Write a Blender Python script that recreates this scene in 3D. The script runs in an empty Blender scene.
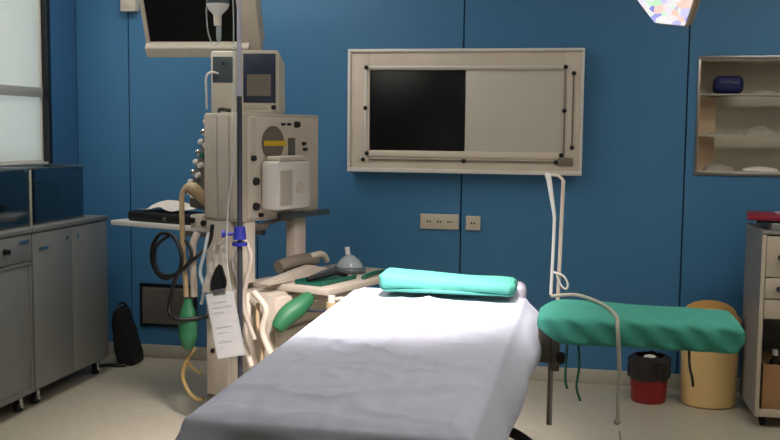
import bpy, bmesh, math, random
from mathutils import Vector, Matrix, noise
random.seed(7)
sc = bpy.context.scene
C = sc.collection
PI = math.pi

# ------------------------------------------------------------------ camera, world, exposure
cam_d = bpy.data.cameras.new('camera'); cam = bpy.data.objects.new('camera', cam_d); C.objects.link(cam)
sc.camera = cam
cam_d.sensor_width = 36.0
cam_d.lens = 987.3 / 780 * 36
cam_d.clip_start = 0.05
_y, _p, _r = math.radians(11.33), math.radians(5.135), math.radians(0.61)
_f0 = Vector((-math.sin(_y), math.cos(_y), 0)); _rt = Vector((math.cos(_y), math.sin(_y), 0)); _up = Vector((0, 0, 1))
_f = math.cos(_p)*_f0 - math.sin(_p)*_up; _u = math.sin(_p)*_f0 + math.cos(_p)*_up
_r3 = math.cos(_r)*_rt + math.sin(_r)*_u; _u3 = -math.sin(_r)*_rt + math.cos(_r)*_u
cam.matrix_world = Matrix(((_r3.x, _u3.x, -_f.x, 0), (_r3.y, _u3.y, -_f.y, 0), (_r3.z, _u3.z, -_f.z, 1.5), (0, 0, 0, 1)))

vs = sc.view_settings
vs.view_transform = 'Standard'; vs.look = 'None'; vs.gamma = 1; vs.exposure = 0.0
vs.use_curve_mapping = False

w = bpy.data.worlds.new('daylight'); sc.world = w; w.use_nodes = True
bg = w.node_tree.nodes['Background']; bg.inputs[0].default_value = (0.93, 0.97, 1.0, 1); bg.inputs[1].default_value = 1.6

CEIL_POWER = 9.0        # emission of the ceiling light panels
BEAM_POWER = 800        # surgical lamp over the table
BEAM2_POWER = 4

# ------------------------------------------------------------------ materials
def lin(c):
    return tuple(((v/255)/12.92 if v/255 <= 0.04045 else ((v/255+0.055)/1.055)**2.4) for v in c)

def mat(name, rgb, rough=0.5, metal=0.0, var=0.0, scale=6.0, bump=0.0, bscale=40.0, spec=0.5, alpha=1.0, trans=0.0, emit=None, es=0.0, stretch=None):
    m = bpy.data.materials.new(name); m.use_nodes = True
    nt = m.node_tree; b = nt.nodes['Principled BSDF']
    c = lin(rgb)
    b.inputs['Base Color'].default_value = (*c, 1)
    b.inputs['Roughness'].default_value = rough
    b.inputs['Metallic'].default_value = metal
    b.inputs['Specular IOR Level'].default_value = spec
    b.inputs['Alpha'].default_value = alpha
    b.inputs['Transmission Weight'].default_value = trans
    if emit:
        b.inputs['Emission Color'].default_value = (*lin(emit), 1); b.inputs['Emission Strength'].default_value = es
    tc = nt.nodes.new('ShaderNodeTexCoord')
    src = tc.outputs['Object']
    if stretch:
        mp = nt.nodes.new('ShaderNodeMapping'); mp.inputs['Scale'].default_value = stretch
        nt.links.new(src, mp.inputs[0]); src = mp.outputs[0]
    if var:
        n = nt.nodes.new('ShaderNodeTexNoise'); n.inputs['Scale'].default_value = scale; n.inputs['Detail'].default_value = 4
        nt.links.new(src, n.inputs['Vector'])
        r = nt.nodes.new('ShaderNodeValToRGB')
        r.color_ramp.elements[0].position = 0.3; r.color_ramp.elements[1].position = 0.7
        r.color_ramp.elements[0].color = (*[v*(1-var) for v in c], 1)
        r.color_ramp.elements[1].color = (*[min(1, v*(1+var)) for v in c], 1)
        nt.links.new(n.outputs[0], r.inputs[0]); nt.links.new(r.outputs[0], b.inputs['Base Color'])
    if bump:
        n2 = nt.nodes.new('ShaderNodeTexNoise'); n2.inputs['Scale'].default_value = bscale; n2.inputs['Detail'].default_value = 5
        nt.links.new(src, n2.inputs['Vector'])
        bp = nt.nodes.new('ShaderNodeBump'); bp.inputs['Strength'].default_value = bump; bp.inputs['Distance'].default_value = 0.01
        nt.links.new(n2.outputs[0], bp.inputs['Height']); nt.links.new(bp.outputs[0], b.inputs['Normal'])
    return m

M = {}
def D(k, *a, **kw): M[k] = mat(k, *a, **kw)
D('blue_panel', (66, 122, 166), 0.5, var=0.05, scale=1.5)
D('groove', (34, 66, 98), 0.7)
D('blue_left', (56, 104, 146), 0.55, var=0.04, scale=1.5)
D('white_wall', (200, 198, 190), 0.7, var=0.03)
D('floor', (180, 172, 154), 0.38, var=0.05, scale=14, bump=0.03, bscale=3)
D('skirting', (186, 180, 166), 0.5, var=0.04)
D('ceiling', (215, 213, 205), 0.8, var=0.03)
D('frame_dark', (14, 18, 26), 0.4)
D('frame_white', (205, 200, 190), 0.4)
D('beige_metal', (216, 202, 186), 0.45, var=0.04)
D('machine', (190, 180, 166), 0.5, var=0.06, scale=3)
D('machine_dark', (120, 110, 98), 0.5, var=0.08)
D('cream_plastic', (212, 202, 186), 0.4, var=0.03)
D('white_plastic', (225, 220, 214), 0.35)
D('lilac_tube', (196, 192, 208), 0.35, metal=0.3)
D('steel', (150, 148, 146), 0.32, metal=0.9, var=0.06)
D('dark_steel', (78, 80, 90), 0.4, metal=0.6)
D('chrome', (205, 205, 205), 0.15, metal=1.0)
D('cabinet_grey', (142, 142, 138), 0.38, metal=0.25, var=0.05, scale=2)
D('cabinet_side', (130, 129, 126), 0.45, metal=0.2, var=0.05)
D('black', (12, 12, 14), 0.45)
D('black_rubber', (18, 18, 20), 0.7)
D('black_glass', (14, 14, 14), 0.35, spec=0.3)
D('screen', (10, 10, 11), 0.3, spec=0.3)
D('screen_blue', (52, 60, 78), 0.25, var=0.3, scale=9)
D('blue_plastic', (44, 50, 150), 0.4)
D('navy', (20, 26, 84), 0.6, var=0.2, scale=25, bump=0.3)
D('grey_glass', (80, 90, 92), 0.2)
D('yellow', (232, 186, 40), 0.5)
D('tan_rubber', (188, 164, 128), 0.5, var=0.1, scale=20)
D('amber_tube', (176, 150, 96), 0.35)
D('green_rubber', (44, 112, 74), 0.5, var=0.12, scale=12, bump=0.2, bscale=20)
D('dark_green', (20, 90, 72), 0.5, var=0.15, scale=12)
D('sheet', (196, 200, 216), 0.9, var=0.03, scale=30, bump=0.12, bscale=18)
D('mint', (84, 172, 154), 0.85, var=0.05, scale=20, bump=0.2, bscale=26)
D('surgical_green', (66, 158, 140), 0.85, var=0.08, scale=14, bump=0.3, bscale=22)
D('cord_grey', (176, 172, 156), 0.7)
D('mattress', (40, 42, 46), 0.6, var=0.05)
D('bin_cream', (232, 196, 134), 0.4, var=0.05)
D('bin_lid', (226, 180, 112), 0.45, var=0.05)
D('red', (150, 30, 34), 0.45, var=0.12)
D('bag_black', (34, 28, 28), 0.35, bump=0.6, bscale=18)
D('cardboard', (170, 128, 88), 0.8, var=0.08)
D('paper', (232, 222, 214), 0.8, var=0.03)
D('pink_paper', (226, 196, 190), 0.8, var=0.06, scale=18)
D('ink', (60, 56, 70), 0.7)
D('folder_black', (22, 22, 20), 0.5, var=0.2)
D('crimson', (142, 28, 52), 0.5, var=0.1)
D('niche_metal', (205, 196, 178), 0.4, metal=0.1, var=0.12, scale=3)
D('niche_tan', (222, 192, 162), 0.5, var=0.05)
D('vent_metal', (104, 98, 90), 0.5, metal=0.0)
D('light_panel', (186, 178, 164), 0.4, var=0.03, emit=(190, 190, 182), es=0.08)
D('chest_side', (138, 136, 134), 0.5, metal=0.1, var=0.04)
D('chest_front', (198, 184, 166), 0.5, var=0.04)
D('lamp_housing', (160, 140, 118), 0.4)
D('ceil_light', (255, 255, 255), 0.5, emit=(255, 250, 240), es=CEIL_POWER)
D('clear_plastic', (205, 214, 214), 0.2, alpha=0.42)
D('band_grey', (168, 166, 160), 0.5)
D('clear_bag', (196, 190, 176), 0.3, alpha=0.62, bump=0.5, bscale=30)

def blind_mat():
    m = bpy.data.materials.new('blind'); m.use_nodes = True; nt = m.node_tree
    b = nt.nodes['Principled BSDF']; b.inputs['Base Color'].default_value = (*lin((225, 223, 216)), 1); b.inputs['Roughness'].default_value = 0.6
    t = nt.nodes.new('ShaderNodeBsdfTranslucent'); t.inputs[0].default_value = (*lin((238, 238, 236)), 1)
    mx = nt.nodes.new('ShaderNodeMixShader'); mx.inputs[0].default_value = 0.72
    nt.links.new(b.outputs[0], mx.inputs[1]); nt.links.new(t.outputs[0], mx.inputs[2])
    nt.links.new(mx.outputs[0], nt.nodes['Material Output'].inputs[0])
    return m
M['blind'] = blind_mat()

def pane_mat(name, tint, f):
    m = bpy.data.materials.new(name); m.use_nodes = True; nt = m.node_tree
    nt.nodes.remove(nt.nodes['Principled BSDF'])
    t = nt.nodes.new('ShaderNodeBsdfTransparent'); t.inputs[0].default_value = (*lin(tint), 1)
    g = nt.nodes.new('ShaderNodeBsdfGlossy'); g.inputs['Roughness'].default_value = 0.08
    mx = nt.nodes.new('ShaderNodeMixShader'); mx.inputs[0].default_value = f
    nt.links.new(t.outputs[0], mx.inputs[1]); nt.links.new(g.outputs[0], mx.inputs[2])
    nt.links.new(mx.outputs[0], nt.nodes['Material Output'].inputs[0])
    return m
M['pane'] = pane_mat('pane', (238, 244, 244), 0.06)
M['smoked_pane'] = pane_mat('smoked_pane', (205, 214, 220), 0.2)
M['shelf_glass'] = pane_mat('shelf_glass', (190, 200, 190), 0.25)

def lens_mat():
    m = bpy.data.materials.new('lamp_lens'); m.use_nodes = True; nt = m.node_tree
    b = nt.nodes['Principled BSDF']; b.inputs['Base Color'].default_value = (.25, .22, .25, 1); b.inputs['Roughness'].default_value = 0.2
    tc = nt.nodes.new('ShaderNodeTexCoord'); v = nt.nodes.new('ShaderNodeTexVoronoi'); v.inputs['Scale'].default_value = 30
    nt.links.new(tc.outputs['Object'], v.inputs['Vector'])
    r = nt.nodes.new('ShaderNodeValToRGB'); e = r.color_ramp.elements
    e[0].position = 0.0; e[0].color = (.12, .12, .75, 1); e[1].position = 1.0; e[1].color = (1, .6, .42, 1)
    for p, c in ((.22, (.55, .55, 1, 1)), (.42, (1, .95, .95, 1)), (.6, (.55, 1, .6, 1)), (.75, (1, .85, .9, 1))):
        x = r.color_ramp.elements.new(p); x.color = c
    s = nt.nodes.new('ShaderNodeSeparateColor'); nt.links.new(v.outputs['Color'], s.inputs[0])
    nt.links.new(s.outputs[0], r.inputs[0]); nt.links.new(r.outputs[0], b.inputs['Emission Color'])
    b.inputs['Emission Strength'].default_value = 0.95
    return m
M['lens'] = lens_mat()

# ------------------------------------------------------------------ helpers
class B:
    """collects shapes into one bmesh"""
    def __init__(s): s.bm = bmesh.new()
    def _tf(s, verts, m):
        if m is not None: bmesh.ops.transform(s.bm, matrix=m, verts=verts)
    def box(s, x0, x1, y0, y1, z0, z1, bev=0.0, m=None, seg=2):
        r = bmesh.ops.create_cube(s.bm, size=1.0); v = r['verts']
        bmesh.ops.transform(s.bm, verts=v, matrix=Matrix.Translation(((x0+x1)/2, (y0+y1)/2, (z0+z1)/2)) @ Matrix.Diagonal((abs(x1-x0), abs(y1-y0), abs(z1-z0), 1)))
        if bev > 0:
            ed = list({e for q in v for e in q.link_edges})
            r = bmesh.ops.bevel(s.bm, geom=ed, offset=bev, segments=seg, affect='EDGES', profile=0.5)
            v = list({q for q in r['verts']} | {q for q in v if q.is_valid})
        s._tf(v, m); return s
    def cyl(s, p0, p1, r0, r1=None, n=20, m=None):
        if r1 is None: r1 = r0
        p0, p1 = Vector(p0), Vector(p1); d = p1-p0
        q = d.to_track_quat('Z', 'Y').to_matrix().to_4x4()
        r = bmesh.ops.create_cone(s.bm, cap_ends=True, segments=n, radius1=r0, radius2=r1, depth=d.length,
                                  matrix=Matrix.Translation((p0+p1)/2) @ q)
        s._tf(r['verts'], m); return s
    def ball(s, c, r, sx=1, sy=1, sz=1, m=None, n=16):
        q = bmesh.ops.create_uvsphere(s.bm, u_segments=n, v_segments=n//2+2, radius=r,
                                      matrix=Matrix.Translation(c) @ Matrix.Diagonal((sx, sy, sz, 1)))
        s._tf(q['verts'], m); return s
    def lathe(s, prof, c=(0, 0, 0), n=32, sx=1, sy=1, m=None):
        rings = []
        for r, z in prof:
            rings.append([s.bm.verts.new((c[0]+sx*r*math.cos(2*PI*k/n), c[1]+sy*r*math.sin(2*PI*k/n), c[2]+z)) for k in range(n)])
        for a, b in zip(rings, rings[1:]):
            for k in range(n): s.bm.faces.new((a[k], a[(k+1) % n], b[(k+1) % n], b[k]))
        s.bm.faces.new(list(reversed(rings[0]))); s.bm.faces.new(rings[-1])
        s._tf([v for r in rings for v in r], m); return s
    def tube(s, pts, r, n=10, sub=6, m=None, closed=False):
        P = [Vector(p) for p in pts]; Q = []
        N = len(P)
        rng = range(N) if closed else range(N-1)
        for i in rng:
            if closed: a, b, c, d = P[(i-1) % N], P[i], P[(i+1) % N], P[(i+2) % N]
            else: a, b, c, d = P[max(i-1, 0)], P[i], P[i+1], P[min(i+2, N-1)]
            for k in range(sub):
                t = k/sub
                Q.append(0.5*((2*b)+(-a+c)*t+(2*a-5*b+4*c-d)*t*t+(-a+3*b-3*c+d)*t**3))
        if not closed: Q.append(P[-1])
        rings = []; up = Vector((0.13, 0.21, 1)).normalized()
        L = len(Q)
        for i, q in enumerate(Q):
            t = (Q[(i+1) % L]-Q[i-1]) if closed else (Q[min(i+1, L-1)]-Q[max(i-1, 0)])
            if t.length < 1e-9: t = Vector((0, 0, 1))
            t.normalize()
            u = up - t*up.dot(t)
            if u.length < 1e-4: u = t.orthogonal()
            u.normalize(); up = u; v = t.cross(u)
            rr = r(i/(L-1)) if callable(r) else r
            rings.append([s.bm.verts.new(q+rr*(math.cos(2*PI*k/n)*u+math.sin(2*PI*k/n)*v)) for k in range(n)])
        prs = list(zip(rings, rings[1:])) + ([(rings[-1], rings[0])] if closed else [])
        for a, b in prs:
            for k in range(n): s.bm.faces.new((a[k], a[(k+1) % n], b[(k+1) % n], b[k]))
        if not closed:
            s.bm.faces.new(list(reversed(rings[0]))); s.bm.faces.new(rings[-1])
        s._tf([v for r_ in rings for v in r_], m); return s
    def prism(s, poly, axis, a0, a1, bev=0.0, m=None):
        """polygon in the two axes other than `axis`, extruded from a0 to a1"""
        def P(p, a):
            return {'x': (a, p[0], p[1]), 'y': (p[0], a, p[1]), 'z': (p[0], p[1], a)}[axis]
        A = [s.bm.verts.new(P(p, a0)) for p in poly]; Bv = [s.bm.verts.new(P(p, a1)) for p in poly]
        n = len(poly)
        s.bm.faces.new(A); s.bm.faces.new(list(reversed(Bv)))
        for k in range(n): s.bm.faces.new((A[k], Bv[k], Bv[(k+1) % n], A[(k+1) % n]))
        v = A+Bv
        if bev:
            ed = list({e for q in v for e in q.link_edges})
            r = bmesh.ops.bevel(s.bm, geom=ed, offset=bev, segments=2, affect='EDGES')
            v = list({q for q in r['verts']} | {q for q in v if q.is_valid})
        s._tf(v, m); return s
    def grid(s, f, nu, nv, thick=0.0):
        """surface f(u,v) with a second skin below when thick > 0"""
        V = [[s.bm.verts.new(f(i/nu, j/nv)) for j in range(nv+1)] for i in range(nu+1)]
        F = [s.bm.faces.new((V[i][j], V[i+1][j], V[i+1][j+1], V[i][j+1])) for i in range(nu) for j in range(nv)]
        if thick:
            s.bm.normal_update()
            bmesh.ops.solidify(s.bm, geom=F, thickness=thick)
        return s

def obj(name, b, m, parent=None, smooth=40):
    me = bpy.data.meshes.new(name)
    bm = b.bm
    bmesh.ops.recalc_face_normals(bm, faces=bm.faces)
    if parent is not None:
        root = parent
        while root.parent: root = root.parent
        if root.get('_world'):
            bmesh.ops.transform(bm, matrix=root_mat[root.name].inverted(), verts=bm.verts)
    bm.to_mesh(me); bm.free()
    me.materials.append(M[m] if isinstance(m, str) else m)
    if smooth:
        for p in me.polygons: p.use_smooth = True
        me.set_sharp_from_angle(angle=math.radians(smooth))
    o = bpy.data.objects.new(name, me); C.objects.link(o)
    if parent is not None: o.parent = parent
    return o

root_mat = {}
def thing(name, label, cat, loc=(0, 0, 0), rz=0.0, group=None, world=True):
    o = bpy.data.objects.new(name, None); C.objects.link(o)
    o.empty_display_size = 0.1
    o.location = loc; o.rotation_euler = (0, 0, rz)
    o['label'] = label; o['category'] = cat
    if group: o['group'] = group
    if world: o['_world'] = 1
    root_mat[o.name] = Matrix.Translation(loc) @ Matrix.Rotation(rz, 4, 'Z')
    return o
def tag(o, label, cat, group=None):
    o['label'] = label; o['category'] = cat
    if group: o['group'] = group
    return o
def struct(name, b, m, parent=None, smooth=40):
    o = obj(name, b, m, parent, smooth)
    if parent is None: o['kind'] = 'structure'
    return o
def plabel(o, t): o['label'] = t; return o

BY = 5.98          # back wall
LX = -3.30         # left wall
RX = 2.6
FY = -1.6
CZ = 3.0

# ------------------------------------------------------------------ room
struct('floor', B().box(LX-.2, RX+.2, FY-.2, BY+.6, -0.1, 0), 'floor', smooth=0)
struct('ceiling', B().box(LX-.2, RX+.2, FY-.2, BY+.6, CZ, CZ+.1), 'ceiling', smooth=0)
# back wall: blue panels with open joints in front of a dark backing, with the opening of the wall cupboard
NX0, NX1, NZ0, NZ1 = 0.612, 1.38, 1.28, 1.935
wb = B()
edges = [LX, -2.93, -2.06, -0.757, 0.548, 1.85, RX]
for a, b_ in zip(edges, edges[1:]):
    g = 0.0045
    if a == 0.548:
        wb.box(a+g, NX0, BY, BY+.02, 0, CZ); wb.box(NX1, b_-g, BY, BY+.02, 0, CZ)
        wb.box(NX0, NX1, BY, BY+.02, 0, NZ0); wb.box(NX0, NX1, BY, BY+.02, NZ1, CZ)
    else:
        wb.box(a+g, b_-g, BY, BY+.02, 0, CZ)
wback = struct('wall_back', wb, 'blue_panel', smooth=0)
bk = B()
bk.box(LX-.1, NX0-.01, BY+.021, BY+.1, 0, CZ); bk.box(NX1+.01, RX+.1, BY+.021, BY+.1, 0, CZ)
bk.box(NX0-.01, NX1+.01, BY+.021, BY+.1, 0, NZ0-.01); bk.box(NX0-.01, NX1+.01, BY+.021, BY+.1, NZ1+.01, CZ)
obj('panel_backing', bk, 'groove', wback, 0)
# left wall with window opening
WY0, WY1, WZ0, WZ1 = 4.05, 5.66, 1.275, 2.62
wl = B()
wl.box(LX-.12, LX, FY, WY0, 0, CZ); wl.box(LX-.12, LX, WY1, BY, 0, CZ)
wl.box(LX-.12, LX, WY0, WY1, 0, WZ0); wl.box(LX-.12, LX, WY0, WY1, WZ1, CZ)
struct('wall_left', wl, 'blue_left', smooth=0)
struct('wall_right', B().box(RX, RX+.1, FY, BY, 0, CZ), 'white_wall', smooth=0)
struct('wall_front', B().box(LX, RX, FY-.1, FY, 0, CZ), 'white_wall', smooth=0)
struct('baseboard_back', B().box(LX, RX, BY-.018, BY-.001, 0, 0.085, 0.004), 'skirting')
struct('baseboard_left', B().box(LX+.001, LX+.016, FY, BY-.02, 0, 0.085, 0.004), 'skirting')
# window: frame, pane, venetian blind, mullion
win = bpy.data.objects.new('window_1', None); C.objects.link(win); win.location = (LX, WY0, WZ0); win['kind'] = 'structure'
win['_world'] = 1; root_mat[win.name] = Matrix.Translation((LX, WY0, WZ0))
fr = B()
fr.box(LX-.11, LX+.006, WY1-.035, WY1, WZ0, WZ1); fr.box(LX-.11, LX+.006, WY0, WY0+.035, WZ0, WZ1)
fr.box(LX-.11, LX+.006, WY0, WY1, WZ1-.03, WZ1)
obj('window_frame', fr, 'frame_dark', win, 0)
obj('window_sill', B().box(LX-.11, LX-.001, WY0+.036, WY1-.036, WZ0, WZ0+.015, .004), 'frame_white', win)
obj('window_pane', B().box(LX-.104, LX-.098, WY0+.035, WY1-.035, WZ0+.015, WZ1-.03), 'pane', win, 0)
obj('window_mullion', B().box(LX-.030, LX-.018, WY0+.035, WY1-.056, 1.685, 1.745, .003), 'band_grey', win)
bl = B()
z = WZ0+.03
while z < WZ1-.03:
    mm = Matrix.Translation((LX-.045, 0, z)) @ Matrix.Rotation(math.radians(68), 4, 'Y')
    bl.box(-.0095, .0095, WY0+.04, WY1-.055, -.0006, .0006, m=mm)
    z += 0.0158
sl = obj('blind_slats', bl, 'blind', win, 0)
obj('blind_edge', B().box(LX-.05, LX-.035, WY1-.053, WY1-.037, WZ0+.015, WZ1-.03), 'frame_white', win)
obj('blind_bottom_rail', B().box(LX-.055, LX-.035, WY0+.04, WY1-.055, WZ0+.0152, WZ0+.026), 'frame_white', win)

# ceiling light panels
for i, (x, y) in enumerate([(-2.2, 4.9), (1.3, 4.2), (-2.2, 3.4), (0.9, 1.9)]):
    t = thing('ceiling_light', 'recessed rectangular ceiling light panel '+['nearest the window and back wall', 'above the surgical lamp', 'above the foot of the table on the window side', 'above the foot of the table on the right'][i], 'ceiling light', (x, y, CZ), 0, 'ceiling light panels')
    f = B(); X, Y = .62, .32
    f.box(x-X, x+X, y-Y, y-Y+.02, CZ-.02, CZ-.001); f.box(x-X, x+X, y+Y-.02, y+Y, CZ-.02, CZ-.001)
    f.box(x-X, x-X+.02, y-Y+.02, y+Y-.02, CZ-.02, CZ-.001); f.box(x+X-.02, x+X, y-Y+.02, y+Y-.02, CZ-.02, CZ-.001)
    obj('frame', f, 'white_plastic', t)
    obj('diffuser', B().box(x-X+.021, x+X-.021, y-Y+.021, y+Y-.021, CZ-.012, CZ-.002), 'ceil_light', t)

# ------------------------------------------------------------------ surgical lamps
def surgical_lamp(c, target, joint, power, size, label, R=0.27, blend=1.0, spin=0.0):
    c = Vector(c); d = (Vector(target)-c).normalized()
    t = thing('surgical_lamp', label, 'surgical lamp', tuple(joint), 0)
    zz_ = -d; xx_ = (Vector((1, 0, 0))-zz_*zz_.x).normalized(); yy_ = zz_.cross(xx_)
    mm = Matrix(((xx_.x, yy_.x, zz_.x, c.x), (xx_.y, yy_.y, zz_.y, c.y), (xx_.z, yy_.z, zz_.z, c.z), (0, 0, 0, 1)))
    hexa = [(-.055, .15), (.085, .15), (.115, .0), (.10, -.20), (-.02, -.26), (-.22, -.16), (-.24, -.08)]
    hb = B().prism([(x*1.06+.012, y*1.04) for x, y in hexa], 'z', 0.004, 0.09, 0.012, m=mm)
    hb.prism([(x*.6, y*.6) for x, y in hexa], 'z', 0.09, 0.12, 0.012, m=mm)
    hd = obj('lamp_housing', hb, 'lamp_housing', t)
    # the lens mesh keeps its own local space so that its pattern lies on its face
    ln = B().prism([(x*.93, y*.93) for x, y in hexa], 'z', -0.008, 0.003, 0.003)
    me = bpy.data.meshes.new('lamp_lens'); ln.bm.to_mesh(me); ln.bm.free(); me.materials.append(M['lens'])
    lo = bpy.data.objects.new('lamp_lens', me); C.objects.link(lo); lo.parent = t
    lo.matrix_local = Matrix.Translation(-Vector(joint)) @ mm
    plabel(lo, 'glowing faceted lens with blue, green and pink glints')
    hp = mm @ Vector((0, 0, 0.12)); J = Vector(joint)
    k1 = Vector((hp.x, hp.y, hp.z+.16))
    k2 = Vector((J.x, J.y, min(CZ-.25, k1.z+.18)))
    a = B(); a.tube([hp, k1, k2], 0.02, 12, 4)
    obj('lamp_arm', a, 'white_plastic', t)
    obj('ceiling_mount', B().cyl((J.x, J.y, k2.z-.04), (J.x, J.y, CZ-.03), .035).cyl((J.x, J.y, CZ-.05), (J.x, J.y, CZ-.001), .12), 'white_plastic', t)
    ld = bpy.data.lights.new('lamp_beam', 'SPOT'); ld.energy = power; ld.spot_size = size; ld.spot_blend = blend
    ld.shadow_soft_size = .2; ld.color = (1.0, .885, .86)
    lp = bpy.data.objects.new('lamp_beam', ld); C.objects.link(lp); lp.parent = t
    lp.matrix_local = Matrix.Translation(-Vector(joint)) @ mm @ Matrix.Translation((0, 0, -.03))
surgical_lamp((-0.40, 2.60, 2.68), (-0.90, 3.75, 0.85), (0.45, 2.75, CZ), BEAM_POWER, math.radians(53), 'petal-shaped surgical lamp head shining down on the operating table, above the picture', R=.24)
surgical_lamp((0.318, 4.47, 2.10), (-0.12, 3.0, 1.1), (0.75, 4.6, CZ), BEAM2_POWER, math.radians(50), 'surgical lamp head with glowing faceted lens at the top edge, right of the light box', R=.21)

# ------------------------------------------------------------------ light box on the back wall
y1 = BY-.001
t = thing('x_ray_light_box', 'wide beige framed x-ray light box on the blue wall, left half dark, right half pale', 'light box', (-.755, y1, 1.26))
X0, X1, Z0, Z1 = -1.445, -0.047, 1.262, 1.988
fb = B(); ix0, ix1, iz0, iz1 = -1.318, -.155, 1.385, 1.868
fb.box(X0, ix0, y1-.075, y1, Z0, Z1, .005); fb.box(ix1, X1, y1-.075, y1, Z0, Z1, .005)
fb.box(ix0-.002, ix1+.002, y1-.075, y1, Z0, iz0, .005); fb.box(ix0-.002, ix1+.002, y1-.075, y1, iz1, Z1, .005)
fb.box(ix0, ix1, y1-.02, y1, iz0, iz1)
obj('frame', fb, 'beige_metal', t)
rim = B()
rim.box(X0-.008, X1+.008, y1-.088, y1-.06, Z1-.012, Z1+.006, .003); rim.box(X0-.008, X1+.008, y1-.088, y1-.06, Z0-.010, Z0+.014, .003)
rim.box(X0-.008, X0+.010, y1-.088, y1-.06, Z0+.014, Z1-.012, .003); rim.box(X1-.010, X1+.008, y1-.088, y1-.06, Z0+.014, Z1-.012, .003)
obj('frame_rim', rim, 'white_plastic', t)
xm = -.735
dp = obj('viewing_panel', B().box(ix0, xm-.002, y1-.062, y1-.021, iz0, iz1, .002), 'black_glass', t); plabel(dp, 'dark switched-off glass panel on the left')
lp_ = obj('viewing_panel', B().box(xm+.002, ix1, y1-.062, y1-.021, iz0, iz1, .002), 'light_panel', t); plabel(lp_, 'pale frosted panel on the right')
cr = B(); yy = y1-.082
cr.box(ix0-.005, ix1, yy, yy+.008, iz1+.010, iz1+.026, .002)
cr.box(ix0-.032, ix0-.016, yy, yy+.008, iz0-.01, iz1+.01, .002)
obj('clip_rail', cr, 'white_plastic', t)
dk = B()
dk.box(ix0-.01, ix1, yy+.009, yy+.014, iz1+.001, iz1+.008)
dk.box(ix0, ix1-.03, yy, yy+.01, iz0-.063, iz0-.052)
dk.box(ix1+.052, ix1+.060, yy, yy+.01, iz0+.04, iz1-.03)
dk.box(ix1+.004, ix1+.012, yy+.002, yy+.012, iz0-.02, iz1)
obj('dark_rail', dk, 'machine_dark', t)
bw = obj('lower_bar', B().box(ix0-.02, ix1, yy, yy+.008, iz0-.038, iz0-.010, .002), 'beige_metal', t)
for (x, z) in [(ix0-.02, iz1+.016), (ix1+.008, iz1+.016), (ix0-.024, 1.64), (ix1+.006, 1.63), (ix0-.012, iz0-.02), (ix0-.036, iz0-.058), (ix1-.005, iz0-.015), (xm, iz0-.058), (ix1-.035, iz0-.058), (ix1+.056, iz1-.02), (ix1+.056, iz0+.03)]:
    obj('clip', B().ball((x, yy-.002, z), .0135, 1, .7, 1, n=12), 'black', t)
sw = obj('switch', B().box(ix1-.025, ix1+.065, yy-.004, yy+.012, iz0-.078, iz0-.03, .004), 'machine_dark', t)

# ------------------------------------------------------------------ sockets
def socket(x0, x1, z0, z1, n, label):
    t = thing('wall_socket', label, 'socket', ((x0+x1)/2, y1, z0))
    obj('cover_plate', B().box(x0, x1, y1-.012, y1, z0, z1, .004), 'cream_plastic', t)
    for k in range(n):
        cx = x0+(x1-x0)*(k+.5)/n if n == 1 else x0+.055+(x1-x0-.11)*k/(n-1)
        o = B().cyl((cx, y1-.0165, (z0+z1)/2), (cx, y1-.0125, (z0+z1)/2), .021)
        s_ = obj('outlet', o, 'beige_metal', t)
        obj('contact_hole', B().cyl((cx-.009, y1-.0185, (z0+z1)/2), (cx-.009, y1-.0168, (z0+z1)/2), .0055).cyl((cx+.009, y1-.0185, (z0+z1)/2), (cx+.009, y1-.0168, (z0+z1)/2), .0055), 'black', s_)
socket(-1.006, -.768, .905, .998, 3, 'wide beige wall socket with three outlets, left of the panel joint under the light box')
socket(-.724, -.636, .905, .992, 1, 'small square beige wall socket with one outlet, right of the panel joint')

# wall vent
t = thing('wall_vent', 'grey rectangular ventilation grille low on the blue wall behind the machine', 'vent', (-2.7, y1, .2))
vb = B(); a0, a1, c0, c1 = -2.868, -2.47, .208, .492
vb.box(a0, a1, y1-.014, y1, c0, c0+.02, .003); vb.box(a0, a1, y1-.014, y1, c1-.02, c1, .003)
vb.box(a0, a0+.02, y1-.014, y1, c0+.02, c1-.02, .003); vb.box(a1-.02, a1, y1-.014, y1, c0+.02, c1-.02, .003)
obj('frame', vb, 'frame_dark', t)
sb = B(); z = c0+.028
while z < c1-.022:
    sb.box(a0+.02, a1-.02, -.0085, .0085, -.001, .001, m=Matrix.Translation((0, y1-.009, z)) @ Matrix.Rotation(math.radians(50), 4, 'X')); z += .0125
obj('grille', sb, 'vent_metal', t, 0)
tag(obj('wall_box', B().box(-2.955, -2.85, BY-.06, BY-.001, 2.243, 2.36, .006).box(-2.94, -2.865, BY-.066, BY-.0605, 2.27, 2.34, .003), 'cream_plastic'), 'small cream box high on the wall left of the hanging monitor', 'wall box')

# ------------------------------------------------------------------ recessed wall cupboard with glass shelves
t = thing('wall_cupboard', 'recessed metal wall cupboard with glass shelves at the right edge', 'cupboard', (NX0, BY, NZ0))
D_ = .30
nb = B()
nb.box(NX0-.012, NX1+.012, BY-.008, BY-.001, NZ1-.004, NZ1+.016, .002); nb.box(NX0-.012, NX1+.012, BY-.008, BY-.001, NZ0-.016, NZ0+.004, .002)
nb.box(NX0-.012, NX0+.004, BY-.008, BY-.001, NZ0, NZ1, .002); nb.box(NX1-.004, NX1+.012, BY-.008, BY-.001, NZ0, NZ1, .002)
obj('frame', nb, 'steel', t)
ib = B()
ib.box(NX0+.001, NX1-.001, BY+D_-.01, BY+D_, NZ0+.001, NZ1-.001); ib.box(NX0+.001, NX1-.001, BY, BY+D_-.01, NZ0+.001, NZ0+.010)
ib.box(NX0+.001, NX1-.001, BY, BY+D_-.01, NZ1-.010, NZ1-.001); ib.box(NX1-.01, NX1-.001, BY, BY+D_-.01, NZ0+.01, NZ1-.01)
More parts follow.
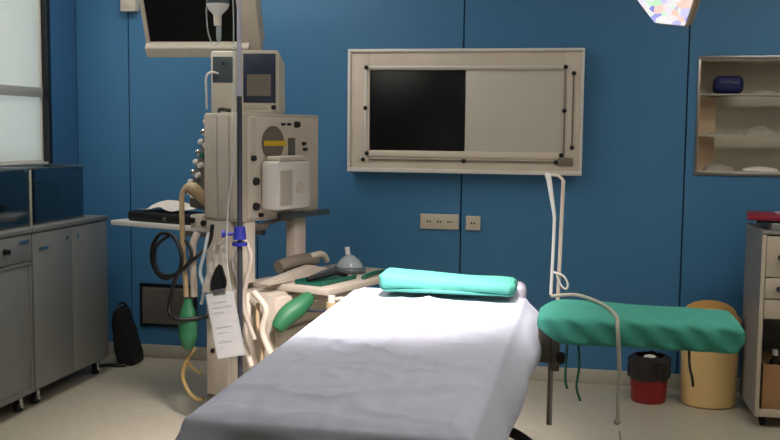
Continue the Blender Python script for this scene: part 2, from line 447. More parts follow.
obj('interior', ib, 'niche_metal', t, 0)
obj('side_wall', B().box(NX0+.001, NX0+.008, BY, BY+D_-.01, NZ0+.01, NZ1-.01), 'niche_tan', t, 0)
obj('inner_post', B().box(NX0+.012, NX0+.12, BY+.2, BY+D_-.011, NZ0+.011, 1.72), 'niche_tan', t, 0)
SH = [1.50, 1.735]
for z in SH:
    s_ = obj('shelf', B().box(NX0+.009, NX1-.011, BY+.012, BY+.195, z-.008, z), 'shelf_glass', t, 0)
    obj('shelf_edge', B().box(NX0+.009, NX1-.011, BY+.006, BY+.0115, z-.009, z+.001), 'cord_grey', s_, 0)
t = thing('blue_pouch', 'dark blue rounded pouch on the upper glass shelf of the wall cupboard', 'pouch', (.76, BY+.09, SH[1]+.001))
zz = SH[1]+.001
pb = B().box(.70, .865, BY+.03, BY+.16, zz, zz+.105, .035, seg=4)
obj('body', pb, 'navy', t)
obj('zip', B().tube([(.73, BY+.028, zz+.06), (.78, BY+.0265, zz+.067), (.835, BY+.028, zz+.06)], .003, 6), 'dark_steel', t)
def packet(x0, x1, z, h, m, label, y0=BY+.03, dy=.13, seed=0):
    def f(u, v):
        x = x0+(x1-x0)*u; yv = y0+dy*v
        e = math.sin(PI*u)**.4*math.sin(PI*v)**.4
        return (x, yv, z+.002+h*e*(0.75+.35*noise.noise(Vector((u*4+seed, v*3, seed)))))
    b = B().grid(f, 18, 10); b.box(x0+.004, x1-.004, y0+.004, y0+dy-.004, z+.0005, z+.002)
    tag(obj('sterile_packet', b, m), label, 'packet', 'sterile packets in the wall cupboard')
packet(.90, 1.05, SH[1], .035, 'clear_bag', 'pale sterile packet right of the blue pouch on the upper glass shelf', seed=1)
packet(1.07, 1.25, SH[1], .05, 'paper', 'white sterile packet at the picture edge on the upper glass shelf', seed=2)
packet(.66, .86, SH[0], .022, 'clear_bag', 'flat greyish sterile packet on the left of the lower glass shelf', seed=3)
packet(.885, 1.07, SH[0], .055, 'clear_bag', 'plump pale sterile packet on the right of the lower glass shelf', seed=4)
packet(.66, .84, NZ0+.010, .05, 'clear_bag', 'crumpled grey packet on the cupboard floor, left side', seed=5)
packet(.88, 1.08, NZ0+.010, .035, 'paper', 'flat pale packet on the cupboard floor, right side', seed=6)

# ------------------------------------------------------------------ storage cabinets on the left
FX = -2.874
def caster(t, x, y, r=.032):
    w_ = obj('caster', B().cyl((x-.012, y, r), (x+.012, y, r), r, n=20), 'black_rubber', t)
    obj('caster_fork', B().box(x-.018, x-.014, y-.014, y+.014, r-.01, r*2+.02, .001).box(x+.014, x+.018, y-.014, y+.014, r-.01, r*2+.02, .001).box(x-.018, x+.018, y-.016, y+.016, r*2+.006, r*2+.02, .001).cyl((x+.018, y, r), (x+.024, y, r), .012), 'chrome', w_)
def cab(ya, yb, label, kind):
    t = thing('storage_cabinet', label, 'cabinet', (-3.07, (ya+yb)/2, 0), 0, 'grey storage cabinets along the left wall')
    b = B(); b.box(-3.265, FX-.022, ya, yb, .085, .945)
    obj('body', b, 'cabinet_side', t)
    obj('worktop', B().box(-3.27, FX+.004, ya, yb, .9455, .970, .003), 'cabinet_side', t)
    F = FX
    if kind == 'drawer':
        dr = obj('drawer', B().box(F-.021, F, ya+.006, yb-.004, .80, .94, .003), 'cabinet_grey', t)
        obj('knob', B().cyl((F, 4.46, .872), (F+.012, 4.46, .872), .016).cyl((F+.012, 4.46, .872), (F+.03, 4.46, .872), .009, .014), 'black', dr)
        obj('label_holder', B().box(F+.0005, F+.004, yb-.12, yb-.03, .895, .915, .001), 'chrome', dr)
        d_ = obj('door', B().box(F-.021, F-.004, ya+.02, yb-.03, .12, .775, .003), 'cabinet_grey', t)
        obj('door_rim', B().box(F-.021, F, ya+.006, yb-.004, .776, .796, .002).box(F-.021, F, yb-.028, yb-.004, .09, .775, .002).box(F-.021, F, ya+.006, yb-.03, .09, .118, .002), 'cabinet_side', t)
    else:
        ym = ya+(yb-ya)*.49
        for a, b_, hs in ((ya+.005, ym-.002, ym-.06), (ym+.002, yb-.004, ym+.06)):
            d_ = obj('door', B().box(F-.021, F, a, b_, .10, .94, .004), 'cabinet_grey', t)
            obj('lock', B().cyl((F, hs, .885), (F+.006, hs, .885), .011), 'chrome', d_)
        obj('label_holder', B().box(F+.0005, F+.004, ya+.06, ya+.15, .845, .862, .001), 'chrome', t)
    for y in (ya+.08, yb-.08):
        for x in (-3.2, FX-.05): caster(t, x, y)
cab(3.72, 4.712, 'grey metal cabinet with a drawer and black knob at the left picture edge', 'drawer')
cab(4.718, 5.55, 'grey metal double-door cabinet nearest the blue back wall', 'doors')

def acrylic(ya, yb, label, content):
    t = thing('clear_storage_box', label, 'storage box', (-3.11, (ya+yb)/2, .971), 0, 'clear boxes on the cabinets')
    a, b_, z0, z1 = -3.262, -2.945, .9705, 1.283
    p = B(); p.box(a, b_, ya, yb, z0, z0+.006); p.box(a, a+.006, ya, yb, z0+.006, z1-.008); p.box(b_-.005, b_, ya+.006, yb-.006, z0+.006, z1-.008)
    p.box(a+.006, b_-.005, ya, ya+.006, z0+.006, z1-.008); p.box(a+.006, b_-.005, yb-.006, yb, z0+.006, z1-.008)
    obj('clear_wall', p, 'smoked_pane', t, 0)
    e = B(); e.box(a, b_, ya, yb, z1-.0075, z1-.001)
    ld = obj('lid', e, 'smoked_pane', t, 0)
    e = B(); e.box(b_-.006, b_+.005, ya-.002, yb+.002, z1-.010, z1, .002); e.box(a, b_-.006, ya-.003, ya+.008, z1-.010, z1, .002); e.box(a, b_-.006, yb-.008, yb+.003, z1-.010, z1, .002)
    obj('lid_rim', e, 'steel', ld)
    if content:
        obj('edge_strip', B().box(b_-.004, b_+.006, yb-.014, yb+.002, z0, z1-.008, .002), 'cord_grey', t)
    obj('hinge', B().cyl((b_+.005, yb-.08, z1-.012), (b_+.005, yb-.05, z1-.012), .007), 'chrome', ld)
acrylic(4.10, 4.83, 'clear lidded box at the left picture edge, on the drawer cabinet', True)
acrylic(4.866, 5.40, 'clear lidded box under the window corner, on the double-door cabinet', False)
obj_ = B().tube([(-3.0, 4.52+.055*math.cos(a), 1.10+.055*math.sin(a)) for a in [k*PI/6 for k in range(12)]], .006, 8, 3, closed=True)
tag(obj('tubing_ring', obj_, 'clear_plastic'), 'ring of pale tubing inside the left clear box', 'tubing')
tag(obj('dark_case', B().box(-3.2, -3.02, 4.95, 5.3, .977, 1.17, .01).box(-3.17, -3.05, 5.0, 5.25, 1.1705, 1.20, .008), 'frame_dark'), 'dark case inside the right clear box', 'case')

# black bag leaning by the wall
t = thing('black_bag', 'flat black bag standing upright on the floor beside the grey cabinet', 'bag', (-2.88, 5.75, 0))
def bagf(b, y0, y1_, k):
    P = [(-2.90, 0.001), (-2.79, 0.001), (-2.785, .05), (-2.84, .22), (-2.885, .36), (-2.92, .365), (-2.94, .28), (-2.92, .1)]
    b.prism(P, 'y', y0, y1_, .012)
    return b
obj('body', bagf(B(), 5.70, 5.86, 0), 'black_rubber', t)
obj('handle', B().tube([(-2.90, 5.72, .36), (-2.905, 5.74, .385), (-2.905, 5.81, .385), (-2.90, 5.84, .36)], .008, 8), 'black', t)
tag(obj('foot_strap', B().tube([(-2.98, 5.62, .012), (-2.93, 5.66, .012), (-2.87, 5.66, .012), (-2.83, 5.68, .012)], .011, 8), 'black'), 'short black strap lying on the floor before the black bag', 'strap')

# ------------------------------------------------------------------ anaesthesia machine (rotated 20 degrees)
RZ = math.radians(-20)
A = thing('anaesthesia_machine', 'tall beige anaesthesia machine with side shelf, standing left of the operating table', 'anaesthesia machine', (-1.657, 4.6, 0), RZ, world=False)
u = B(); u.box(-.25, 0, 0.0, .635, 1.045, 1.582, .008)
ub = obj('upper_cabinet', u, 'machine', A)
obj('front_panel', B().box(.0, .006, .03, .62, 1.06, 1.565, .002), 'beige_metal', ub)
obj('panel_strip', B().box(.006, .010, .035, .085, 1.065, 1.56, .001), 'cream_plastic', ub)
sd = B(); sd.box(-.246, -.166, -.006, -.0005, 1.06, 1.57, .001); sd.box(-.158, -.088, -.006, -.0005, 1.06, 1.57, .001); sd.box(-.08, -.008, -.006, -.0005, 1.06, 1.57, .001)
obj('side_panel', sd, 'machine', ub)
obj('dial_recess', B().cyl((.006, .22, 1.435), (.016, .22, 1.435), .085, n=32), 'machine_dark', ub)
obj('warning_label', B().box(.0165, .022, .14, .32, 1.42, 1.446, .001), 'yellow', ub)
obj('gauge_slot', B().box(.006, .010, .35, .41, 1.33, 1.46, .002), 'vent_metal', ub)
for (y, z, r) in [(.42, 1.53, .018), (.30, 1.53, .007), (.35, 1.53, .007), (.48, 1.43, .010), (.49, 1.40, .010), (.08, 1.245, .022), (.08, 1.12, .022), (.47, 1.18, .010), (.47, 1.10, .013), (.12, 1.075, .012), (.06, 1.36, .016)]:
    obj('knob', B().cyl((.006, y, z), (.026, y, z), r, r*.85, n=16), 'black', ub)
vm = obj('ventilator_module', B().box(.0105, .12, .12, .40, 1.10, 1.345, .018), 'white_plastic', A)
obj('module_face', B().box(.1205, .124, .14, .235, 1.125, 1.30, .003), 'machine', vm)
obj('module_cap', B().box(.02, .11, .15, .37, 1.3455, 1.37, .008), 'cream_plastic', vm)
obj('module_dial', B().cyl((.1205, .30, 1.21), (.126, .30, 1.21), .03), 'cream_plastic', vm)
obj('shelf_rail', B().box(.0065, .06, .26, .66, 1.046, 1.075, .004), 'grey_glass', ub)
# columns
obj('front_column', B().box(-.245, -.09, .0, .13, .15, 1.044, .006), 'machine', A)
obj('inner_column', B().box(-.07, -.005, .02, .10, .736, 1.044, .006), 'cream_plastic', A)
obj('rear_post', B().box(-.06, .0, .42, .52, .736, 1.044, .006), 'beige_metal', A)
obj('brace', B().tube([(-.03, .10, 1.01), (-.03, .22, 1.02), (-.03, .32, 1.035), (-.03, .43, 1.03)], .012, 8), 'machine_dark', A)
lc = obj('lower_cabinet', B().box(-.089, .16, .002, .82, .15, .70, .008), 'machine', A)
for z in (.18, .36, .53):
    d_ = obj('drawer', B().box(.1605, .176, .04, .78, z, z+.15, .004), 'beige_metal', A)
    obj('handle', B().tube([(.1765, .33, z+.10), (.195, .34, z+.10), (.195, .48, z+.10), (.1765, .49, z+.10)], .006, 8, 3), 'chrome', d_)
obj('worktop', B().box(-.089, .42, .13, .92, .701, .733, .006), 'machine', A)
obj('base', B().box(-.25, .22, .0, .86, .10, .149, .01), 'machine_dark', A)
for x, y in [(-.17, .12), (.12, .12), (-.17, .74), (.12, .74)]:
    c_ = obj('caster', B().cyl((x-.015, y, .045), (x+.015, y, .045), .045), 'black_rubber', A)
    obj('caster_fork', B().box(x-.022, x-.018, y-.02, y+.02, .03, .099).box(x+.018, x+.022, y-.02, y+.02, .03, .099), 'steel', c_)
# white arm sloping from the column to the worktop
obj('sloping_arm', B().prism([(.02, .735), (.55, .735), (.55, .765), (.40, .80), (.02, .755)], 'x', .08, .14, .006), 'machine', A)
# side shelf reaching left to the cabinets
obj('side_shelf', B().box(-1.12, -.251,   .18, .52, .955, .983, .004), 'white_plastic', A)
obj('shelf_bracket', B().box(-.60, -.251, .19, .22,   .925, .9545, .003).box(-.60, -.251, .46, .49,   .925, .9545, .003), 'steel', A)
# gauges and valves on the left side
vbd = obj('valve_board', B().prism([(-.2515, 1.56), (-.275, 1.55), (-.405, 1.17), (-.405, 1.10), (-.2515, 1.08)], 'y', .05, .11, .006), 'vent_metal', A)
for k in range(8):
    z = 1.535-.052*k; x = -.278-.018*k
    v_ = obj('valve', B().cyl((x, .08, z), (x-.028, .075, z+.004), .016, .012, 14), 'cream_plastic' if k % 2 == 0 else 'machine_dark', vbd)
    obj('valve', B().cyl((x+.035, .0495, z-.01), (x+.035, .03, z-.01), .017, .013, 14), 'white_plastic' if k % 3 else 'dark_green', vbd)
    obj('valve', B().ball((x-.028, .075, z+.004), .017, n=12), 'chrome' if k % 2 else 'white_plastic', vbd)
obj('valve_rail', B().box(-.285, -.2515, .12, .16, 1.1, 1.53, .004), 'dark_green', A)
obj('port_block', B().box(-.335, -.2515, -.02, .10, 1.0, 1.07, .01), 'cream_plastic', A)
for (x, z) in [(-.31, 1.04), (-.235, 1.03)]:
    obj('port', B().cyl((x, -.0205, z), (x, -.035, z), .015), 'black', A)
obj('bolt', B().cyl((-.2, -.0005, .38), (-.2, -.008, .38), .012), 'black', A)

def loc(x, y, z):      # machine-local point to world
    v = root_mat[A.name] @ Vector((x, y, z)); return (v.x, v.y, v.z)

# patient monitors on top of the machine
MR = math.radians(-6)
t = thing('patient_monitor', 'beige patient monitor with dark blue screen on top of the anaesthesia machine', 'monitor', (-1.662, 4.86, 1.583), math.radians(6), world=False)
b = B(); b.prism([(-.0, .0), (.17, .0), (.15, .27), (.0, .325)], 'x', -.100, .100, .008)
hs = obj('housing', b, 'cream_plastic', t)
obj('screen', B().box(-.084, .084, -.004, -.0005, .055, .305, .002), 'screen_blue', t)
obj('screen_trace', B().box(-.065, .06, -.0055, -.0042, .09, .20), 'machine_dark', t)
obj('control_strip', B().box(-.083, .04, -.003, -.0005, .022, .045, .001), 'machine', t)
obj('knob', B().cyl((.075, -.0005, .032), (.075, -.014, .032), .012), 'black', t)
t = thing('gas_monitor', 'small beige monitor with grey glass screen, left of the patient monitor', 'monitor', (-1.83, 4.80, 1.583), math.radians(8), world=False)
obj('housing', B().box(-.070, .062, 0, .15, 0, .315, .012), 'cream_plastic', t)
obj('screen', B().box(-.058, .045, -.004, -.0005, .155, .285, .002), 'grey_glass', t)
obj('button', B().cyl((-.0, -.0005, .25), (0, -.010, .25), .008), 'black', t)
obj('cable_plug', B().tube([(-.03, -.004, .20), (-.06, -.03, .205), (-.085, -.03, .18), (-.09, -.01, .10), (-.095, .02, .02)], .006, 8), 'white_plastic', t)
tag(obj('cable_lump', B().tube([loc(-.24, .10, 1.593), loc(-.20, .06, 1.60), loc(-.16, .05, 1.60), loc(-.13, .06, 1.594)], .010, 8), 'black'), 'short black cable on the left top corner of the machine', 'cable')

# stuff on the side shelf
t = thing('binder', 'black binder lying on the side shelf of the machine', 'binder', loc(-.74, .30, .984), RZ, world=False)
obj('cover', B().box(-.27, .20, -.10, .13, 0, .055, .014), 'folder_black', t)
obj('ring_clip', B().cyl((.02, -.1005, .024), (.02, -.106, .024), .012), 'steel', t)
def sheet_(name, label, lx, ly, z, sx, sy, rot, m, seed, h=.025, grp='papers on the side shelf'):
    o_ = Vector(loc(lx, ly, z))
    def f(u, v):
        x = (u-.5)*sx; y = (v-.5)*sy
        n_ = noise.noise(Vector((u*2.2+seed, v*2, seed)))
        return (x, y, .004+h*max(0, .4+n_)*(math.sin(PI*u)*.6+.4))
    o = obj(name, B().grid(f, 16, 12, .0015), m)
    o.location = o_; o.rotation_euler = (0, 0, rot)
    return tag(o, label, 'paper', grp)
sheet_('paper', 'loose white paper heaped on the black binder', -.78, .31, 1.0405, .34, .18, RZ, 'paper', 1, .065)
sheet_('paper', 'pale blue paper between the binder and the tan elbow hose', -.50, .40, 1.000, .20, .12, RZ+.1, 'clear_bag', 4, .07)

# ------------------------------------------------------------------ hoses, cable, bag
Ax, Ay = -2.03, 4.70
tag(obj('breathing_hose', B().tube([loc(-0.265, .035, 1.12), loc(-0.310, -.02, 1.20), loc(-0.350, -.05, 1.185), loc(-0.350, -.06, 1.08), loc(-0.335, -.07, .90), loc(-0.320, -.07, .75), loc(-0.315, -.07, .655)], lambda s: .0135 if s > .3 else .0135+.020*math.sin(PI*s/.3), 14), 'tan_rubber'),
    'tan rubber breathing hose curving over and down at the left side of the machine', 'hose')
tag(obj('breathing_hose', B().tube([loc(-0.255, -.05, .985), loc(-0.265, -.07, .93), loc(-0.270, -.07, .84), loc(-0.270, -.06, .66)], .018, 14), 'machine'),
    'pale grey breathing hose hanging right of the tan hose', 'hose')
tag(obj('breathing_bag', B().lathe([(.012, 0), (.03, .015), (.047, .07), (.05, .14), (.04, .20), (.024, .235), (.02, .262)], loc(-0.300, -.075, .385), 24, 1, .8), 'green_rubber'),
    'green rubber breathing bag hanging from the tan hose', 'breathing bag')
tag(obj('drain_tube', B().tube([(-1.955, 4.70, .38), (-1.995, 4.69, .32), (-2.02, 4.69, .23), (-1.98, 4.68, .15), (-1.93, 4.67, .12), (-1.90, 4.67, .13)], .011, 10).tube([(-2.00, 4.69, .32), (-1.96, 4.67, .285), (-1.93, 4.67, .265), (-1.905, 4.665, .26)], .008, 8), 'amber_tube'),
    'yellowish drain tube looping towards the floor below the green bag', 'tube')
def wp(x, z, y=4.60): return (x, y, z)
tag(obj('power_cable', B().tube([loc(-0.160, -.045, 1.03), loc(-0.175, -.06, .93), loc(-0.230, -.12, .85), loc(-0.320, -.13, .78), loc(-0.420, -.12, .745), loc(-0.490, -.12, .80), loc(-0.500, -.12, .89), loc(-0.450, -.12, .965), loc(-0.370, -.125, .975), loc(-0.300, -.14, .93), loc(-0.270, -.15, .84), loc(-0.315, -.15, .75), loc(-0.370, -.12, .67), loc(-0.370, -.135, .58), loc(-0.300, -.135, .55), loc(-0.205, -.03, .56)], .010, 10).tube([loc(-0.380, -.13, .965), loc(-0.460, -.135, .90), loc(-0.450, -.14, .80), loc(-0.380, -.14, .765), loc(-0.270, -.15, .80), loc(-0.230, -.12, .88), loc(-0.270, -.12, .95)], .009, 10), 'black'),
    'black power cable coiled in loops on the left side of the machine', 'cable')

# ------------------------------------------------------------------ large monitor hanging top left
t = thing('ceiling_monitor', 'large dark monitor in a beige frame hanging from the ceiling at top left', 'monitor', (-2.1, 5.3, CZ))
tilt = Matrix.Translation((-2.10, 5.2, 1.928)) @ Matrix.Rotation(math.radians(4), 4, 'Z') @ Matrix.Rotation(math.radians(24), 4, 'X')
W = .325
b = B()
b.box(-W, -W+.022, -.0, .05, 0, .56, .004, m=tilt); b.box(W-.11, W, -.0, .05, 0, .56, .004, m=tilt)
b.box(-W+.022, W-.11, 0, .05, .50, .56, .004, m=tilt)
b.box(-W+.022, W-.11, 0, .05, 0, .052, .004, m=tilt)
b.box(-W, W, .05, .12, 0.02, .55, .02, m=tilt)
obj('housing', b, 'beige_metal', t)
obj('lower_lip', B().prism([(-.03, .03), (.0, .052), (.0, -.02), (-.022, -.028)], 'x', -W, W-.06, .003, m=tilt), 'cream_plastic', t)
obj('screen', B().box(-W+.023, W-.111, .012, .049, .053, .499, m=tilt), 'screen', t)
back = tilt @ Vector((0, .121, .30))
obj('ceiling_arm', B().tube([back, back+Vector((0, .10, .05)), Vector((-2.1, back.y+.12, 2.5)), Vector((-2.1, back.y+.12, CZ-.03))], .028, 12).cyl((-2.1, back.y+.12, CZ-.04), (-2.1, back.y+.12, CZ-.001), .09), 'white_plastic', t)

# ------------------------------------------------------------------ IV stand
px_, py_ = -1.603, 4.40
t = thing('iv_stand', 'tall steel drip stand with blue clamp in front of the anaesthesia machine', 'drip stand', (px_, py_, 0))
lw = obj('pole', B().cyl((px_, py_, .06), (px_, py_, 1.68), .0125), 'dark_steel', t)
obj('upper_pole', B().cyl((px_, py_, 1.681), (px_, py_, 2.36), .0105), 'lilac_tube', t)
obj('lock_collar', B().cyl((px_, py_, 1.655), (px_, py_, 1.71), .016), 'lilac_tube', t)
cl = B().cyl((px_, py_-.001, .985), (px_, py_-.001, 1.045), .032, .026); cl.cyl((px_, py_, .955), (px_, py_, .972), .036)
obj('clamp', cl, 'blue_plastic', t)
obj('clamp_knob', B().cyl((px_-.028, py_-.01, 1.01), (px_-.065, py_-.02, 1.01), .008).cyl((px_-.065, py_-.02, 1.01), (px_-.08, py_-.024, 1.01), .018), 'blue_plastic', t)
hk = B(); hk.tube([(px_, py_, 2.35), (px_-.05, py_, 2.385), (px_-.11, py_, 2.36), (px_-.115, py_, 2.33)], .005, 8); hk.tube([(px_, py_, 2.35), (px_+.05, py_, 2.385), (px_+.11, py_, 2.36), (px_+.12, py_, 2.385)], .005, 8)
obj('hook', hk, 'chrome', t)
obj('hub', B().cyl((px_, py_, .055), (px_, py_, .095), .032), 'dark_steel', t)
for k in range(5):
    a = PI*2*k/5; dx, dy = math.cos(a), math.sin(a)
    L_ = obj('leg', B().tube([(px_+dx*.02, py_+dy*.02, .075), (px_+dx*.09, py_+dy*.09, .07), (px_+dx*.16, py_+dy*.16, .058)], .011, 8, 4), 'dark_steel', t)
    obj('wheel', B().cyl((px_+dx*.16-dy*.01, py_+dy*.16+dx*.01, .023), (px_+dx*.16+dy*.01, py_+dy*.16-dx*.01, .023), .023), 'black_rubber', L_)
# infusion bottle on its hook
bx_, bz = px_-.105, 2.035
t = thing('infusion_bottle', 'white infusion bottle with drip chamber hanging in front of the dark monitor', 'infusion bottle', (bx_, py_, 2.0))
obj('bottle', B().lathe([(.018, .0), (.022, .012), (.046, .035), (.054, .055), (.054, .19), (.03, .225), (.012, .235)], (bx_, py_, bz-.015), 24, 1, .8), 'white_plastic', t)
obj('bottle_label', B().lathe([(.0551, .0), (.0551, .045)], (bx_, py_, bz+.045), 24, 1, .8), 'grey_glass', t)
obj('neck', B().cyl((bx_, py_, bz-.016), (bx_, py_, bz-.055), .020, .017), 'cream_plastic', t)
obj('drip_chamber', B().lathe([(.006, -.075), (.012, -.06), (.013, .0)], (bx_+.005, py_, bz-.056), 16), 'clear_plastic', t)
obj('infusion_line', B().tube([(bx_+.005, py_, bz-.132), (bx_-.02, py_-.01, bz-.14), (bx_-.042, py_-.01, bz-.09), (bx_-.05, py_-.01, bz-.02), (bx_-.052, py_-.01, bz+.03)], .0035, 8), 'clear_plastic', t)
obj('hanger', B().tube([(bx_, py_, bz+.222), (bx_-.01, py_, bz+.236), (bx_, py_, bz+.246)], .003, 6), 'chrome', t)
tag(obj('infusion_line', B().tube([(px_-.03, py_-.02, 2.25), (px_-.018, py_-.025, 2.0), (px_-.02, py_-.025, 1.7), (px_-.017, py_-.025, 1.4), (px_-.045, py_-.03, 1.15), (px_-.05, py_-.04, .9), (px_-.03, py_-.035, .75)], .0035, 8), 'clear_plastic'),
    'thin clear infusion line running down beside the drip stand pole', 'infusion line')

# clipboard sleeve and holder hanging before the machine
t = thing('paper_sleeve', 'pinkish paper in a clear sleeve hanging tilted beside the drip stand', 'paper sleeve', (-1.68, 4.36, .43))
tm = Matrix.Translation((-1.655, 4.345, .590)) @ Matrix.Rotation(math.radians(11), 4, 'Y') @ Matrix.Rotation(math.radians(-6), 4, 'X')
tm = Matrix.Translation((-1.655, 4.345, .590)) @ Matrix.Rotation(math.radians(-11), 4, 'Y')
obj('paper', B().box(-.062, .062, -.001, .001, -.15, .13, m=tm), 'pink_paper', t, 0)
obj('sleeve', B().box(-.07, .07, -.003, -.0015, -.16, .15, m=tm), 'clear_plastic', t, 0)
pr = B()
for k, (wd, z) in enumerate([(.07, .10), (.09, .075), (.05, .05), (.08, -.02), (.04, -.045), (.06, -.09)]):
    pr.box(-.048, -.048+wd, -.0018, -.0011, z, z+.008, m=tm)
obj('printed_lines', pr, 'machine_dark', t, 0)
obj('hanging_clip', B().box(-.03, .03, -.008, .006, .14, .165, .003, m=tm), 'steel', t)
t = thing('sample_bag', 'crumpled greyish plastic bag with a dark pouch hanging at the machine column', 'plastic bag', (-1.72, 4.42, .75))
def bagg(u_, v_):
    wd = .03+.045*v_
    x = -1.735+(u_-.5)*2*wd-.02*v_; z = .95-.24*v_
    return (x, 4.49+.015*noise.noise(Vector((u_*5, v_*6, 2)))-.02*math.sin(PI*u_), z)
obj('film', B().grid(bagg, 14, 16, .002), 'clear_bag', t)
obj('dark_pouch', B().prism([(-1.765, .72), (-1.70, .715), (-1.685, .77), (-1.715, .86), (-1.735, .85), (-1.765, .78)], 'y', 4.43, 4.46, .008), 'black', t)
obj('hanging_string', B().tube([(-1.735, 4.475, .95), (-1.71, 4.50, .99), (-1.69, 4.515, 1.02)], .003, 6), 'cord_grey', t)
# hanging white tubes and straps between stand and machine
for i, (pts, r, m, lb) in enumerate([
    ([loc(.05, -.03, .70), loc(.07, -.05, .60), loc(.05, -.05, .48), loc(.09, -.05, .35)], .014, 'cream_plastic', 'cream corrugated tube hanging right of the tilted paper sleeve'),
    ([loc(.115, -.03, .66), loc(.13, -.05, .56), loc(.16, -.05, .46), loc(.15, -.05, .36)], .010, 'tan_rubber', 'thin tan tube hanging at the machine drawers beside the green bag'),
    ]):
    tag(obj('tube', B().tube(pts, r, 10), m), lb, 'tube')

for pts, r, m, lb in [
    ([(-1.62, 4.48, 1.00), (-1.565, 4.45, .90), (-1.585, 4.44, .78), (-1.60, 4.44, .66), (-1.545, 4.44, .50)], .012, 'machine', 'beige breathing tube hanging right behind the drip stand pole'),
    ([(-1.57, 4.50, .72), (-1.50, 4.48, .64), (-1.515, 4.47, .53), (-1.46, 4.47, .40)], .016, 'cream_plastic', 'thick cream tube hanging left of the slanted green bag'),
    ([(-1.84, 4.60, .99), (-1.84, 4.55, .90), (-1.86, 4.54, .80), (-1.84, 4.54, .72), (-1.86, 4.55, .64)], .009, 'clear_plastic', 'clear thin tube hanging left of the dark pouch'),
    ([(-1.64, 4.49, .97), (-1.66, 4.47, .86), (-1.635, 4.46, .76), (-1.65, 4.46, .64)], .008, 'white_plastic', 'white thin tube hanging between the dark pouch and the drip stand')]:
    tag(obj('tube', B().tube(pts, r, 10), m), lb, 'tube')

# things on the machine worktop
wz = .7665
t = thing('anaesthesia_mask', 'clear anaesthesia mask with white port on the far end of the machine worktop', 'mask', loc(.22, .66, wz), world=True)
c0 = Vector(loc(.19, .66, .734))
obj('mask_dome', B().lathe([(.062, .03), (.058, .05), (.042, .075), (.022, .092), (.012, .10)], c0, 24, 1.2, 1), 'clear_plastic', t)
obj('mask_cushion', B().tube([(c0.x+.076*math.cos(a), c0.y+.062*math.sin(a), c0.z+.019) for a in [k*PI/6 for k in range(12)]], .016, 10, 3, closed=True), 'grey_glass', t)
obj('mask_port', B().cyl((c0.x-.01, c0.y, c0.z+.1), (c0.x-.015, c0.y, c0.z+.14), .013), 'white_plastic', t)
t = thing('laryngoscope_tray', 'dark green tray with instruments on the machine worktop', 'tray', loc(.17, .34, wz))
cz = Vector(loc(.26, .33, .734))
mt_ = Matrix.Translation(cz) @ Matrix.Rotation(RZ, 4, 'Z')
obj('tray', B().box(-.08, .08, -.15, .17, 0, .006, .002, m=mt_).box(-.08, -.074, -.15, .17, .006, .022, m=mt_).box(.074, .08, -.15, .17, .006, .022, m=mt_), 'dark_green', t)
obj('instrument', B().tube([mt_ @ Vector((-.04, -.10, .02)), mt_ @ Vector((.0, -.02, .03)), mt_ @ Vector((.03, .05, .04)), mt_ @ Vector((.05, .12, .02))], .012, 10), 'black', t)
obj('instrument', B().tube([mt_ @ Vector((-.05, -.05, .02)), mt_ @ Vector((-.045, .04, .035)), mt_ @ Vector((-.04, .12, .045))], .013, 10), 'steel', t)
t = thing('grey_pouch', 'grey rolled pouch between the green tray and the clear mask', 'pouch', loc(.05, .5, .77))
tag(t, 'grey rolled pouch between the green tray and the clear mask', 'pouch')
obj('roll', B().tube([loc(.03, .24, .80), loc(.05, .38, .82), loc(.06, .52, .815)], .034, 12), 'machine_dark', t)
obj('flap', B().tube([loc(.07, .46, .835), loc(.09, .54, .84), loc(.08, .60, .80)], .018, 10), 'machine', t)
tag(obj('drape_piece', B().tube([loc(.38, .50, .745), loc(.36, .62, .75), loc(.34, .74, .745), loc(.36, .86, .745)], .011, 10), 'dark_green'), 'dark green tube lying along the edge of the machine worktop', 'tube')

# a second green bag and small bottles beside the table
c1 = loc(.27, .05, .0)
tag(obj('breathing_bag', B().tube([loc(.23, -.03, .545), loc(.25, .02, .60), loc(.285, .09, .65), loc(.30, .15, .69)], lambda s: .018+.032*math.sin(PI*min(1, .12+s*.8)), 14), 'green_rubber'),
    'green rubber bag lying slanted between machine and operating table', 'breathing bag')
t = thing('suction_bottle', 'small white-topped bottle behind the left edge of the operating table', 'bottle', loc(.38, .06, .54))
p0 = Vector(loc(.46, .10, .70))
obj('bottle', B().cyl(p0-Vector((0, 0, .09)), p0-Vector((0, 0, .02)), .026), 'tan_rubber', t)
obj('cap', B().cyl(p0-Vector((0, 0, .0195)), p0+Vector((0, 0, .012)), .018), 'white_plastic', t)
obj('connector', B().tube([p0+Vector((.02, .0, -.005)), p0+Vector((.055, .005, .0)), p0+Vector((.09, .0, -.01))], .009, 8), 'cream_plastic', t)
obj('holder', B().tube([p0+Vector((-.028, 0, -.06)), p0+Vector((-.10, .02, -.07)), Vector(loc(.177, .13, .62))], .008, 8), 'dark_steel', t)

